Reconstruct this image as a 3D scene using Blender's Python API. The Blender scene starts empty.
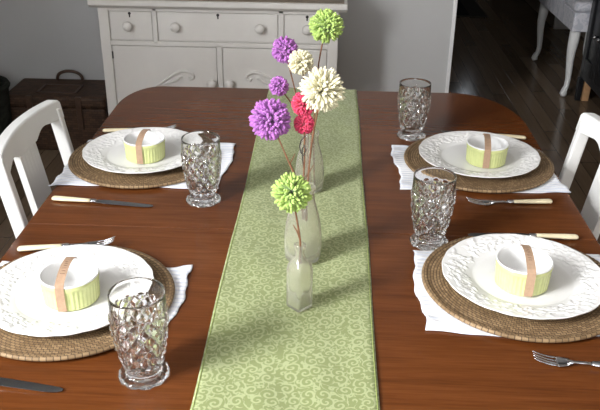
import bpy, bmesh, math, random
import numpy as np
from mathutils import Matrix, Vector

scene = bpy.context.scene
COL = scene.collection
PI = math.pi
T = 0.76                      # height of the table top above the floor

# ---------------------------------------------------------------- camera
cd = bpy.data.cameras.new('camera')
cam = bpy.data.objects.new('camera', cd)
COL.objects.link(cam)
cd.sensor_width = 36.0
cd.lens = 36.0 * 786.49 / 600.0
cd.clip_start = 0.05


def cam_axes(pitch, yaw, roll):
    f = Vector((-math.sin(yaw) * math.cos(pitch), math.cos(yaw) * math.cos(pitch), -math.sin(pitch)))
    r = Vector((math.cos(yaw), math.sin(yaw), 0))
    u = r.cross(f)
    c, s = math.cos(roll), math.sin(roll)
    return c * r + s * u, -s * r + c * u, f


R_, U_, F_ = cam_axes(0.4624, 0.0362, 0.0119)
m = Matrix.Identity(4)
for i in range(3):
    m[i][0], m[i][1], m[i][2] = R_[i], U_[i], -F_[i]
m[2][3] = T + 0.76
cam.matrix_world = m
scene.camera = cam

# ---------------------------------------------------------------- world, lights, exposure
w = bpy.data.worlds.new('world')
scene.world = w
w.use_nodes = True
bg = w.node_tree.nodes['Background']
bg.inputs[0].default_value = (0.80, 0.88, 1.0, 1)
bg.inputs[1].default_value = 0.15


def area(name, loc, target, sx, sy, power, color):
    ld = bpy.data.lights.new(name, 'AREA')
    ld.shape = 'RECTANGLE'
    ld.size, ld.size_y = sx, sy
    ld.energy = power
    ld.color = color
    o = bpy.data.objects.new(name, ld)
    COL.objects.link(o)
    o.location = loc
    d = Vector(target) - Vector(loc)
    o.rotation_euler = d.to_track_quat('-Z', 'Y').to_euler()
    return o


area('daylight_left_window', (-1.92, -0.28, 2.03), (2.0, -0.28, 2.03), 0.95, 1.10, 190, (0.975, 0.985, 1.0))
area('daylight_rear_window', (0.35, -2.62, 1.55), (0.35, 2.0, 1.2), 1.70, 1.15, 32, (0.92, 0.96, 1.0))
area('daylight_far_window', (1.600, 8.96, 1.62), (1.600, 0.0, 1.62), 0.11, 0.24, 0.55, (0.85, 0.92, 1.0))

scene.view_settings.view_transform = 'Standard'
scene.view_settings.look = 'None'
scene.view_settings.gamma = 1.0
scene.view_settings.use_curve_mapping = False
scene.view_settings.exposure = 0.42
scene.cycles.max_bounces = 14
scene.cycles.transmission_bounces = 12
scene.cycles.glossy_bounces = 6


# ---------------------------------------------------------------- materials
class NT:
    """small node-graph helper"""

    def __init__(s, name):
        s.m = bpy.data.materials.new(name)
        s.m.use_nodes = True
        s.t = s.m.node_tree
        s.b = s.t.nodes['Principled BSDF']

    def n(s, typ, **kw):
        nd = s.t.nodes.new(typ)
        for k, v in kw.items():
            if k.startswith('i_'):
                key = k[2:]
                key = int(key) if key.isdigit() else key
                s.put(nd.inputs[key], v)
            else:
                setattr(nd, k, v)
        return nd

    def put(s, sock, v):
        if isinstance(v, bpy.types.NodeSocket):
            s.t.links.new(v, sock)
        else:
            sock.default_value = v

    def math(s, op, a, b=None, c=None, clamp=False):
        nd = s.n('ShaderNodeMath', operation=op, use_clamp=clamp)
        for i, v in enumerate((a, b, c)):
            if v is not None:
                s.put(nd.inputs[i], v)
        return nd.outputs[0]

    def vmath(s, op, a, b=None):
        nd = s.n('ShaderNodeVectorMath', operation=op)
        s.put(nd.inputs[0], a)
        if b is not None:
            s.put(nd.inputs[1], b)
        return nd

    def coord(s):
        return s.n('ShaderNodeTexCoord').outputs['Object']

    def mapping(s, vec, scale=(1, 1, 1), loc=(0, 0, 0)):
        nd = s.n('ShaderNodeMapping')
        s.put(nd.inputs['Vector'], vec)
        nd.inputs['Scale'].default_value = scale
        nd.inputs['Location'].default_value = loc
        return nd.outputs[0]

    def noise(s, vec, scale=5, detail=4, rough=0.55, dist=0.0):
        nd = s.n('ShaderNodeTexNoise')
        s.put(nd.inputs['Vector'], vec)
        nd.inputs['Scale'].default_value = scale
        nd.inputs['Detail'].default_value = detail
        nd.inputs['Roughness'].default_value = rough
        nd.inputs['Distortion'].default_value = dist
        return nd.outputs[0]

    def ramp(s, fac, stops):
        nd = s.n('ShaderNodeValToRGB')
        s.put(nd.inputs[0], fac)
        el = nd.color_ramp.elements
        while len(el) > 1:
            el.remove(el[-1])
        el[0].position, el[0].color = stops[0][0], (*stops[0][1], 1)
        for p, c in stops[1:]:
            e = el.new(p)
            e.color = (*c, 1)
        return nd.outputs[0]

    def mix(s, fac, a, b):
        nd = s.n('ShaderNodeMix', data_type='RGBA')
        s.put(nd.inputs[0], fac)
        s.put(nd.inputs[6], a if isinstance(a, bpy.types.NodeSocket) else (*a, 1))
        s.put(nd.inputs[7], b if isinstance(b, bpy.types.NodeSocket) else (*b, 1))
        return nd.outputs[2]

    def bump(s, h, strength=0.3, dist=0.002):
        nd = s.n('ShaderNodeBump')
        s.put(nd.inputs['Height'], h)
        nd.inputs['Strength'].default_value = strength
        nd.inputs['Distance'].default_value = dist
        s.put(s.b.inputs['Normal'], nd.outputs[0])

    def set(s, **kw):
        names = dict(color='Base Color', rough='Roughness', metal='Metallic', ior='IOR', trans='Transmission Weight',
                     spec='Specular IOR Level', coat='Coat Weight', sheen='Sheen Weight', coat_rough='Coat Roughness',
                     sss='Subsurface Weight')
        for k, v in kw.items():
            if k == 'color' and not isinstance(v, bpy.types.NodeSocket):
                v = (*v, 1)
            s.put(s.b.inputs[names[k]], v)
        return s


M = {}


def soft_variation(name, c, rough=0.6, amt=0.12, scale=8, spec=0.5, bump=0.0, bscale=60, coat=0.0):
    k = NT(name)
    co = k.coord()
    f = k.noise(co, scale, 4)
    a = tuple(x * (1 - amt) for x in c)
    b = tuple(min(1, x * (1 + amt)) for x in c)
    k.set(color=k.ramp(f, [(0.3, a), (0.7, b)]), rough=rough, spec=spec, coat=coat)
    if bump:
        k.bump(k.noise(co, bscale, 3), bump, 0.002)
    M[name] = k.m
    return k.m


# mahogany: grain along x
k = NT('mahogany')
co = k.coord()
g1 = k.noise(k.mapping(co, (3.0, 55, 8)), 1.0, 6, 0.6, 0.6)
g2 = k.noise(k.mapping(co, (14, 260, 20)), 1.0, 3, 0.6)
g3 = k.noise(co, 2.5, 2)
fac = k.math('ADD', k.math('MULTIPLY', g1, 0.40), k.math('ADD', k.math('MULTIPLY', g2, 0.30), k.math('MULTIPLY', g3, 0.30)))
k.set(color=k.ramp(fac, [(0.34, (0.068, 0.0185, 0.0048)), (0.50, (0.110, 0.0325, 0.0080)), (0.66, (0.150, 0.0480, 0.0130))]),
      rough=k.math('ADD', 0.14, k.math('MULTIPLY', g2, 0.08)), spec=0.28)
k.bump(g2, 0.06, 0.001)
M['mahogany'] = k.m

# green damask runner
k = NT('damask_green')
co = k.coord()
warp = k.n('ShaderNodeTexNoise', noise_dimensions='3D')
k.put(warp.inputs['Vector'], co)
warp.inputs['Scale'].default_value = 28
wv = k.vmath('SCALE', k.vmath('SUBTRACT', warp.outputs['Color'], (0.5, 0.5, 0.5)).outputs[0])
wv.inputs['Scale'].default_value = 0.010
cw = k.vmath('ADD', co, wv.outputs[0]).outputs[0]


def spiral_layer(vec, scale, turns, thr, reach, off):
    p = k.mapping(vec, (scale, scale, 0.0), off)
    vo = k.n('ShaderNodeTexVoronoi', voronoi_dimensions='2D', feature='F1')
    k.put(vo.inputs['Vector'], p)
    vo.inputs['Scale'].default_value = 1.0
    vo.inputs['Randomness'].default_value = 0.75
    loc = k.vmath('SUBTRACT', p, vo.outputs['Position']).outputs[0]
    sx = k.n('ShaderNodeSeparateXYZ')
    k.put(sx.inputs[0], loc)
    sc = k.n('ShaderNodeSeparateColor')
    k.put(sc.inputs[0], vo.outputs['Color'])
    sgn = k.math('SUBTRACT', k.math('MULTIPLY', k.math('GREATER_THAN', sc.outputs[0], 0.5), 2.0), 1.0)
    ang = k.math('ARCTAN2', sx.outputs[1], sx.outputs[0])
    ang = k.math('ADD', k.math('MULTIPLY', ang, sgn), k.math('MULTIPLY', sc.outputs[1], 6.28))
    r = vo.outputs['Distance']
    s_ = k.math('SINE', k.math('ADD', ang, k.math('MULTIPLY', k.math('POWER', r, 0.8), turns)))
    line = k.math('GREATER_THAN', s_, thr)
    return k.math('MULTIPLY', line, k.math('LESS_THAN', r, reach)), r


sp, rr = spiral_layer(cw, 40, 17.0, 0.35, 0.48, (0.3, 0.1, 0))
lf, r2 = spiral_layer(cw, 70, 8.0, 0.35, 0.42, (4.3, 2.1, 0))
lf = k.math('MULTIPLY', lf, k.math('GREATER_THAN', rr, 0.40))
vine_n = k.noise(cw, 40, 1, 0.4, 1.6)
vine_w = k.math('MULTIPLY', k.noise(cw, 90, 1), 0.065)
vine = k.math('LESS_THAN', k.math('ABSOLUTE', k.math('SUBTRACT', vine_n, 0.5)), vine_w)
vine = k.math('MULTIPLY', vine, k.math('GREATER_THAN', rr, 0.36))
pat = k.math('MAXIMUM', k.math('MAXIMUM', sp, lf), vine)
wx = k.n('ShaderNodeTexWave', wave_type='BANDS', bands_direction='X')
k.put(wx.inputs['Vector'], co)
wx.inputs['Scale'].default_value = 330
wy = k.n('ShaderNodeTexWave', wave_type='BANDS', bands_direction='Y')
k.put(wy.inputs['Vector'], co)
wy.inputs['Scale'].default_value = 330
weave = k.math('MULTIPLY', wx.outputs['Fac'], wy.outputs['Fac'])
k.set(color=k.mix(k.math('MULTIPLY', pat, 0.92), (0.220, 0.258, 0.100), (0.375, 0.410, 0.215)), rough=0.62, spec=0.3, sheen=0.15)
k.bump(k.math('ADD', k.math('MULTIPLY', weave, 0.4), k.math('MULTIPLY', pat, 0.6)), 0.25, 0.0006)
M['damask_green'] = k.m

soft_variation('hem_green', (0.30, 0.36, 0.12), 0.7, 0.1, 200, 0.3)
soft_variation('white_china', (0.80, 0.79, 0.775), 0.16, 0.015, 20, 0.55)
soft_variation('green_glaze', (0.56, 0.60, 0.26), 0.22, 0.05, 60, 0.5)
soft_variation('white_glaze', (0.82, 0.82, 0.81), 0.15, 0.02, 30, 0.5)
soft_variation('kraft_paper', (0.40, 0.265, 0.175), 0.8, 0.10, 160, 0.2, 0.15, 300)
soft_variation('ink', (0.10, 0.055, 0.035), 0.8, 0.1, 100, 0.2)
soft_variation('cream_handle', (0.80, 0.70, 0.47), 0.25, 0.05, 50, 0.5)
soft_variation('painted_white', (0.77, 0.77, 0.75), 0.35, 0.03, 12, 0.5)
soft_variation('twig_bark', (0.17, 0.075, 0.035), 0.75, 0.35, 90, 0.3, 0.4, 220)
soft_variation('dark_wire', (0.02, 0.016, 0.014), 0.4, 0.2, 50, 0.5)
soft_variation('wall_paint', (0.49, 0.49, 0.485), 0.85, 0.03, 3, 0.25, 0.08, 250)
soft_variation('wall_taupe', (0.28, 0.235, 0.19), 0.8, 0.06, 3, 0.25)
soft_variation('trim_white', (0.74, 0.74, 0.74), 0.4, 0.03, 6)
soft_variation('ceiling_white', (0.54, 0.54, 0.54), 0.9, 0.02, 4, 0.2)
soft_variation('black_paint', (0.010, 0.0105, 0.012), 0.32, 0.15, 12, 0.5)
soft_variation('tan_wood', (0.52, 0.30, 0.15), 0.5, 0.15, 30, 0.4)
soft_variation('mat_dark', (0.018, 0.018, 0.020), 0.95, 0.35, 140, 0.1, 0.5, 300)
soft_variation('mat_border', (0.060, 0.056, 0.048), 0.95, 0.35, 140, 0.1, 0.5, 300)
soft_variation('dark_leather', (0.055, 0.027, 0.015), 0.45, 0.25, 40, 0.4, 0.2, 150)
soft_variation('basket_dark', (0.020, 0.022, 0.017), 0.8, 0.4, 40, 0.2, 0.6, 120)
soft_variation('brass_dark', (0.18, 0.13, 0.06), 0.4, 0.2, 30)
M['brass_dark'].node_tree.nodes['Principled BSDF'].inputs['Metallic'].default_value = 0.9

k = NT('steel')
k.set(color=(0.56, 0.56, 0.57), metal=1.0, rough=0.17)
k.bump(k.noise(k.coord(), 240, 2), 0.04, 0.0005)
M['steel'] = k.m

k = NT('steel_knife')
k.set(color=(0.40, 0.41, 0.43), metal=1.0, rough=0.22)
k.bump(k.noise(k.mapping(k.coord(), (30, 400, 30)), 1, 2), 0.05, 0.0005)
M['steel_knife'] = k.m

k = NT('pressed_glass')
k.set(color=(1.0, 1.0, 1.0), rough=0.01, ior=1.44, trans=1.0)
k.bump(k.noise(k.coord(), 90, 2), 0.05, 0.001)
M['pressed_glass'] = k.m

k = NT('bottle_glass')
k.set(color=(0.965, 0.970, 0.915), rough=0.06, ior=1.45, trans=1.0)
k.bump(k.noise(k.coord(), 130, 3), 0.25, 0.001)
film = k.n('ShaderNodeBsdfDiffuse')
film.inputs['Color'].default_value = (0.94, 0.93, 0.80, 1)
thru = k.n('ShaderNodeBsdfTranslucent')
thru.inputs['Color'].default_value = (0.94, 0.92, 0.78, 1)
mx1 = k.n('ShaderNodeMixShader')
mx1.inputs[0].default_value = 0.5
k.put(mx1.inputs[1], film.outputs[0])
k.put(mx1.inputs[2], thru.outputs[0])
mx2 = k.n('ShaderNodeMixShader')
mx2.inputs[0].default_value = 0.17
k.put(mx2.inputs[1], k.b.outputs[0])
k.put(mx2.inputs[2], mx1.outputs[0])
k.put(k.t.nodes['Material Output'].inputs['Surface'], mx2.outputs[0])
M['bottle_glass'] = k.m

# striped white cotton napkin (stripes run along x)
k = NT('napkin_cotton')
co = k.coord()
wv_ = k.n('ShaderNodeTexWave', wave_type='BANDS', bands_direction='Y')
k.put(wv_.inputs['Vector'], co)
wv_.inputs['Scale'].default_value = 24
wv_.inputs['Distortion'].default_value = 0.6
st = k.math('GREATER_THAN', wv_.outputs['Fac'], 0.72)
k.set(color=k.mix(st, (0.80, 0.81, 0.84), (0.66, 0.69, 0.77)), rough=0.85, spec=0.2, sheen=0.2)
k.bump(k.noise(co, 300, 3), 0.2, 0.0008)
M['napkin_cotton'] = k.m

# wicker charger: concentric rows of split strands
PITCH = 0.0056
k = NT('wicker_brown')
co = k.coord()
sx = k.n('ShaderNodeSeparateXYZ')
k.put(sx.inputs[0], co)
rad = k.math('SQRT', k.math('ADD', k.math('MULTIPLY', sx.outputs[0], sx.outputs[0]), k.math('MULTIPLY', sx.outputs[1], sx.outputs[1])))
row = k.math('DIVIDE', rad, PITCH)
rowi = k.math('FLOOR', row)
rf = k.math('FRACT', row)
th = k.math('ARCTAN2', sx.outputs[1], sx.outputs[0])
seg = k.math('ADD', k.math('MULTIPLY', th, 104 / PI / 2), k.math('MULTIPLY', rowi, 0.5))
sf = k.math('FRACT', seg)
gap = k.math('MAXIMUM', k.math('LESS_THAN', rf, 0.22), k.math('LESS_THAN', sf, 0.16))
wn = k.n('ShaderNodeTexWhiteNoise', noise_dimensions='2D')
cv = k.n('ShaderNodeCombineXYZ')
k.put(cv.inputs[0], rowi)
k.put(cv.inputs[1], k.math('FLOOR', seg))
k.put(wn.inputs['Vector'], cv.outputs[0])
fib = k.noise(co, 120, 3)
base = k.ramp(k.math('ADD', k.math('MULTIPLY', wn.outputs['Value'], 0.6), k.math('MULTIPLY', fib, 0.4)),
              [(0.15, (0.17, 0.105, 0.050)), (0.5, (0.245, 0.160, 0.082)), (0.85, (0.33, 0.225, 0.122))])
k.set(color=k.mix(gap, base, (0.075, 0.044, 0.022)), rough=0.6, spec=0.35)
k.bump(k.math('SUBTRACT', 1.0, gap), 0.5, 0.0015)
M['wicker_brown'] = k.m

# hamper wicker
k = NT('hamper_wicker')
co = k.coord()
b1 = k.n('ShaderNodeTexBrick')
sx = k.n('ShaderNodeSeparateXYZ')
k.put(sx.inputs[0], co)
cv = k.n('ShaderNodeCombineXYZ')
k.put(cv.inputs[0], sx.outputs[0])
k.put(cv.inputs[1], k.math('ADD', sx.outputs[2], sx.outputs[1]))
k.put(b1.inputs['Vector'], cv.outputs[0])
b1.inputs['Scale'].default_value = 27
b1.inputs['Color1'].default_value = (0.085, 0.044, 0.024, 1)
b1.inputs['Color2'].default_value = (0.040, 0.020, 0.011, 1)
b1.inputs['Mortar'].default_value = (0.010, 0.006, 0.004, 1)
b1.inputs['Mortar Size'].default_value = 0.02
b1.inputs['Brick Width'].default_value = 0.8
b1.inputs['Row Height'].default_value = 0.32
k.set(color=b1.outputs['Color'], rough=0.6, spec=0.3)
k.bump(b1.outputs['Fac'], -0.6, 0.004)
M['hamper_wicker'] = k.m

# old white-painted chest: chips and wear
k = NT('chest_paint')
co = k.coord()
f = k.noise(co, 3, 5)
chip = k.math('GREATER_THAN', k.noise(k.mapping(co, (30, 30, 60)), 1.0, 5, 0.7), 0.74)
c0 = k.ramp(f, [(0.3, (0.63, 0.605, 0.57)), (0.7, (0.71, 0.69, 0.655))])
k.set(color=k.mix(k.math('MULTIPLY', chip, 0.5), c0, (0.30, 0.24, 0.18)), rough=0.55, spec=0.35)
M['chest_paint'] = k.m
soft_variation('chest_top_worn', (0.22, 0.17, 0.12), 0.5, 0.3, 15)

# dark wood floor, boards along y
k = NT('floor_boards')
co = k.coord()
sx = k.n('ShaderNodeSeparateXYZ')
k.put(sx.inputs[0], co)
bw = 0.083
bi = k.math('FLOOR', k.math('DIVIDE', sx.outputs[0], bw))
bf = k.math('FRACT', k.math('DIVIDE', sx.outputs[0], bw))
wn1 = k.n('ShaderNodeTexWhiteNoise', noise_dimensions='1D')
k.put(wn1.inputs['W'], bi)
yy = k.math('ADD', k.math('DIVIDE', sx.outputs[1], 1.1), k.math('MULTIPLY', wn1.outputs['Value'], 7.0))
yi = k.math('FLOOR', yy)
yf = k.math('FRACT', yy)
cv = k.n('ShaderNodeCombineXYZ')
k.put(cv.inputs[0], bi)
k.put(cv.inputs[1], yi)
wn2 = k.n('ShaderNodeTexWhiteNoise', noise_dimensions='2D')
k.put(wn2.inputs['Vector'], cv.outputs[0])
gr = k.noise(k.mapping(co, (60, 3.0, 10)), 1.0, 5, 0.6, 0.4)
fac = k.math('ADD', k.math('MULTIPLY', wn2.outputs['Value'], 0.55), k.math('MULTIPLY', gr, 0.45))
bc = k.ramp(fac, [(0.2, (0.105, 0.072, 0.046)), (0.55, (0.165, 0.115, 0.075)), (0.85, (0.235, 0.168, 0.112))])
seam = k.math('MAXIMUM', k.math('LESS_THAN', bf, 0.03), k.math('LESS_THAN', yf, 0.004))
k.set(color=k.mix(seam, bc, (0.008, 0.006, 0.004)), rough=k.math('ADD', 0.09, k.math('MULTIPLY', gr, 0.08)), spec=0.20)
k.bump(k.math('SUBTRACT', gr, k.math('MULTIPLY', seam, 0.8)), 0.15, 0.002)
M['floor_boards'] = k.m

# brocade on the bench
k = NT('brocade_pale')
co = k.coord()
n1 = k.noise(co, 26, 2, 0.5, 1.2)
k.set(color=k.ramp(n1, [(0.44, (0.52, 0.53, 0.58)), (0.52, (0.68, 0.67, 0.71))]), rough=0.7, spec=0.3, sheen=0.2)
k.bump(n1, 0.2, 0.003)
M['brocade_pale'] = k.m


def yarn(name, c, dark):
    k = NT(name)
    co = k.coord()
    f = k.noise(co, 260, 3)
    k.set(color=k.ramp(f, [(0.3, dark), (0.65, c)]), rough=0.85, spec=0.15, sheen=0.35)
    wv = k.n('ShaderNodeTexWave', wave_type='BANDS', bands_direction='DIAGONAL')
    k.put(wv.inputs['Vector'], co)
    wv.inputs['Scale'].default_value = 160
    wv.inputs['Distortion'].default_value = 3
    k.bump(k.math('ADD', wv.outputs['Fac'], f), 0.4, 0.0008)
    M[name] = k.m


yarn('yarn_purple', (0.46, 0.17, 0.50), (0.34, 0.105, 0.39))
yarn('yarn_cream', (0.83, 0.79, 0.58), (0.74, 0.69, 0.46))
yarn('yarn_green', (0.43, 0.59, 0.16), (0.33, 0.47, 0.10))
yarn('yarn_pink', (0.80, 0.070, 0.17), (0.64, 0.04, 0.11))


# ---------------------------------------------------------------- mesh helpers
class MB:
    """collects shapes, then links them as one mesh object"""

    def __init__(s):
        s.v, s.f, s.mi = [], [], []
        s.cur = 0

    def add(s, vs, fs):
        o = len(s.v)
        s.v += [tuple(map(float, p)) for p in vs]
        for q in fs:
            s.f.append(tuple(i + o for i in q))
            s.mi.append(s.cur)
        return s

    def box(s, x0, x1, y0, y1, z0, z1):
        vs = [(x, y, z) for z in (z0, z1) for y in (y0, y1) for x in (x0, x1)]
        return s.add(vs, [(0, 2, 3, 1), (4, 5, 7, 6), (0, 1, 5, 4), (2, 6, 7, 3), (0, 4, 6, 2), (1, 3, 7, 5)])

    def prism(s, outline, z0, z1, axis='z'):
        """extrude a closed 2D outline; axis says which axis it is extruded along"""
        def P(a, b, c):
            return {'z': (a, b, c), 'x': (c, a, b), 'y': (a, c, b)}[axis]
        n = len(outline)
        vs = [P(a, b, z0) for a, b in outline] + [P(a, b, z1) for a, b in outline]
        fs = [tuple(range(n - 1, -1, -1)), tuple(range(n, 2 * n))]
        fs += [(i, (i + 1) % n, n + (i + 1) % n, n + i) for i in range(n)]
        return s.add(vs, fs)

    def tube(s, pts, radii, n=8, cap=True, flat=1.0, up=None):
        pts = [Vector(p) for p in pts]
        if not hasattr(radii, '__len__'):
            radii = [radii] * len(pts)
        vs, fs = [], []
        u = None
        for i, p in enumerate(pts):
            a = pts[max(0, i - 1)]
            b = pts[min(len(pts) - 1, i + 1)]
            t = (b - a).normalized()
            if u is None:
                ref = Vector(up) if up else (Vector((0, 0, 1)) if abs(t.z) < 0.9 else Vector((1, 0, 0)))
                u = (ref - t * ref.dot(t)).normalized()
            else:
                u = (u - t * u.dot(t)).normalized()
            w_ = t.cross(u)
            for j in range(n):
                q = 2 * PI * j / n
                vs.append(p + radii[i] * (math.cos(q) * u * flat + math.sin(q) * w_))
        for i in range(len(pts) - 1):
            for j in range(n):
                a, b = i * n + j, i * n + (j + 1) % n
                fs.append((a, b, b + n, a + n))
        if cap:
            fs.append(tuple(range(n - 1, -1, -1)))
            o = (len(pts) - 1) * n
            fs.append(tuple(range(o, o + n)))
        return s.add(vs, fs)

    def lathe(s, prof, n=48, c=(0, 0, 0), rfun=None, closed=False):
        """profile of (r, z); r = 0 closes to a point"""
        vs, fs, rows = [], [], []
        for (r, z) in prof:
            if r < 1e-6:
                rows.append([len(vs)])
                vs.append((c[0], c[1], c[2] + z))
            else:
                row = []
                for j in range(n):
                    q = 2 * PI * j / n
                    rr = rfun(r, z, q) if rfun else r
                    row.append(len(vs))
                    vs.append((c[0] + rr * math.cos(q), c[1] + rr * math.sin(q), c[2] + z))
                rows.append(row)
        pairs = list(zip(rows[:-1], rows[1:]))
        if closed:
            pairs.append((rows[-1], rows[0]))
        for A, B in pairs:
            for j in range(n):
                k_ = (j + 1) % n
                if len(A) == 1 and len(B) == 1:
                    continue
                if len(A) == 1:
                    fs.append((A[0], B[k_], B[j]))
                elif len(B) == 1:
                    fs.append((A[j], A[k_], B[0]))
                else:
                    fs.append((A[j], A[k_], B[k_], B[j]))
        return s.add(vs, fs)

    def sheet(s, fn, nu, nv, thick=0.0):
        """grid surface fn(u, v) -> point, closed downward by a thickness along -z"""
        top = [fn(i / nu, j / nv) for j in range(nv + 1) for i in range(nu + 1)]
        W = nu + 1
        fs = [(j * W + i, j * W + i + 1, (j + 1) * W + i + 1, (j + 1) * W + i) for j in range(nv) for i in range(nu)]
        if not thick:
            return s.add(top, fs)
        N = len(top)
        bot = [(p[0], p[1], p[2] - thick) for p in top]
        fs += [tuple(N + i for i in reversed(q)) for q in list(fs)]
        ring = [i for i in range(W)] + [j * W + nu for j in range(1, nv + 1)] + \
               [nv * W + i for i in range(nu - 1, -1, -1)] + [j * W for j in range(nv - 1, 0, -1)]
        for a, b in zip(ring, ring[1:] + ring[:1]):
            fs.append((a, N + a, N + b, b))
        return s.add(top + bot, fs)

    def ball(s, c, r, n=12, sq=(1, 1, 1)):
        k0 = len(s.v)
        s.lathe([(0, -r)] + [(r * math.cos(a), r * math.sin(a)) for a in
                             [(-0.5 + (i + 1) / (n // 2 + 1)) * PI for i in range(n // 2)]] + [(0, r)], n)
        for i in range(k0, len(s.v)):
            p = s.v[i]
            s.v[i] = (c[0] + p[0] * sq[0], c[1] + p[1] * sq[1], c[2] + p[2] * sq[2])
        return s

    def mesh(s, name, mats, smooth=False, fix=True):
        me = bpy.data.meshes.new(name)
        me.from_pydata(s.v, [], s.f)
        if not isinstance(mats, (list, tuple)):
            mats = [mats]
        for mm in mats:
            me.materials.append(mm)
        if len(mats) > 1:
            me.polygons.foreach_set('material_index', s.mi)
        if fix:
            bm = bmesh.new()
            bm.from_mesh(me)
            bmesh.ops.recalc_face_normals(bm, faces=bm.faces)
            bm.to_mesh(me)
            bm.free()
        if smooth:
            me.polygons.foreach_set('use_smooth', [True] * len(me.polygons))
        me.update()
        return me

    def build(s, name, mats, parent=None, smooth=False, bevel=0.0, seg=2, fix=True, loc=None):
        o = bpy.data.objects.new(name, s.mesh(name, mats, smooth, fix))
        COL.objects.link(o)
        if parent:
            o.parent = parent
        if loc:
            o.location = loc
        if bevel:
            b = o.modifiers.new('bevel', 'BEVEL')
            b.width = bevel
            b.segments = seg
            b.limit_method = 'ANGLE'
            b.angle_limit = math.radians(40)
        return o


def tag(o, label=None, cat=None, group=None, kind=None):
    if label:
        o['label'] = label
    if cat:
        o['category'] = cat
    if group:
        o['group'] = group
    if kind:
        o['kind'] = kind
    return o


def thing(name, label, cat, loc=(0, 0, 0), rz=0.0, group=None):
    o = bpy.data.objects.new(name, None)
    o.empty_display_size = 0.05
    COL.objects.link(o)
    o.location = loc
    o.rotation_euler = (0, 0, rz)
    return tag(o, label, cat, group)


def dup(root, loc, rz, label):
    r = root.copy()
    COL.objects.link(r)
    r.location = loc
    r.rotation_euler = (0, 0, rz)
    r['label'] = label
    for ch in list(root.children):
        c = ch.copy()
        COL.objects.link(c)
        c.parent = r
        for g in list(ch.children):
            d = g.copy()
            COL.objects.link(d)
            d.parent = c
    return r


def struct(name, mb, mat, bevel=0.0):
    return tag(mb.build(name, mat, bevel=bevel), kind='structure')


# ---------------------------------------------------------------- room
XL, XR, YB, YF, HC = -1.84, 1.79, 3.87, 9.0, 2.8
struct('floor', MB().box(-2.2, 2.2, -2.6, 9.2, -0.05, 0.0), M['floor_boards'])
struct('ceiling', MB().box(-2.2, 2.2, -2.6, 9.2, HC, HC + 0.08), M['ceiling_white'])
struct('wall_back', MB().box(XL, 0.600, YB, YB + 0.12, 0, HC), M['wall_paint'])
# left wall with a window opening
wl = MB()
wy0, wy1, wz0, wz1 = -0.78, 0.22, 1.45, 2.62
wl.box(XL - 0.2, XL, -2.6, wy0, 0, HC)
wl.box(XL - 0.2, XL, wy1, YF, 0, HC)
wl.box(XL - 0.2, XL, wy0, wy1, 0, wz0)
wl.box(XL - 0.2, XL, wy0, wy1, wz1, HC)
struct('wall_left', wl, M['wall_paint'])
wr0 = MB()
wr0.box(XR, XR + 0.15, 6.34, YF, 0, HC)
wr0.box(XR + 0.15, XR + 0.30, -2.6, 6.49, 0, HC)
struct('wall_right', wr0, M['wall_taupe'])
struct('trim_2', MB().box(XR - 0.012, XR + 0.150, 6.315, 6.340, 0, HC), M['trim_white'], 0.003)
wr_ = MB()
wr_.box(XL, -0.52, -2.6, -2.45, 0, HC)
wr_.box(1.22, XR + 0.15, -2.6, -2.45, 0, HC)
wr_.box(-0.52, 1.22, -2.6, -2.45, 0, 0.96)
wr_.box(-0.52, 1.22, -2.6, -2.45, 2.14, HC)
struct('wall_rear', wr_, M['wall_paint'])
wf = MB()
wf.box(XL, 1.53, YF, YF + 0.15, 0, HC)
wf.box(1.68, XR + 0.15, YF, YF + 0.15, 0, HC)
wf.box(1.53, 1.68, YF, YF + 0.15, 0, 1.43)
wf.box(1.53, 1.68, YF, YF + 0.15, 1.81, HC)
struct('wall_far', wf, M['wall_taupe'])
# end casing of the dividing wall
cs = MB()
cs.box(0.592, 0.610, YB - 0.006, YB + 0.126, 0, HC)
struct('trim_1', cs, M['trim_white'], 0.003)
bb = MB()
bb.box(XL, 0.60, YB - 0.016, YB, 0, 0.12)
struct('baseboard_back', bb, M['trim_white'], 0.004)
bb = MB()
bb.box(XR - 0.012, XR, 6.36, YF, 0, 0.13)
struct('baseboard_right', bb, M['wall_taupe'], 0.004)


def window(name, axis, a0, a1, z0, z1, pos, t=0.045):
    """sash window with one muntin cross; axis 'x' = in a wall that faces x"""
    f = MB()

    def bar(p0, p1, q0, q1, d0, d1):
        if axis == 'x':
            f.box(d0, d1, p0, p1, q0, q1)
        else:
            f.box(p0, p1, d0, d1, q0, q1)
    d0, d1 = pos - 0.02, pos + 0.02
    bar(a0, a0 + t, z0, z1, d0, d1)
    bar(a1 - t, a1, z0, z1, d0, d1)
    bar(a0, a1, z0, z0 + t, d0, d1)
    bar(a0, a1, z1 - t, z1, d0, d1)
    bar(a0, a1, (z0 + z1) / 2 - t * 0.4, (z0 + z1) / 2 + t * 0.4, d0, d1)
    return struct(name, f, M['trim_white'], 0.004)


window('window_1', 'x', wy0, wy1, wz0, wz1, XL - 0.03)
window('window_3', 'y', -0.52, 1.22, 0.96, 2.14, -2.50)
window('window_2', 'y', 1.53, 1.68, 1.43, 1.81, YF + 0.05, 0.010)

# ---------------------------------------------------------------- dining table
tab = thing('dining_table', 'long polished red-brown mahogany dining table with rounded corners set for four', 'table', (0, 0, 0))
TX0, TX1, TY1, TYC, TY0 = -0.6105, 0.5460, 2.3200, 1.4050, 0.49


def corner(cx, cy, a, b, q0, q1, n=14):
    return [(cx + a * math.cos(q0 + (q1 - q0) * i / n), cy + b * math.sin(q0 + (q1 - q0) * i / n)) for i in range(n + 1)]


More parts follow.
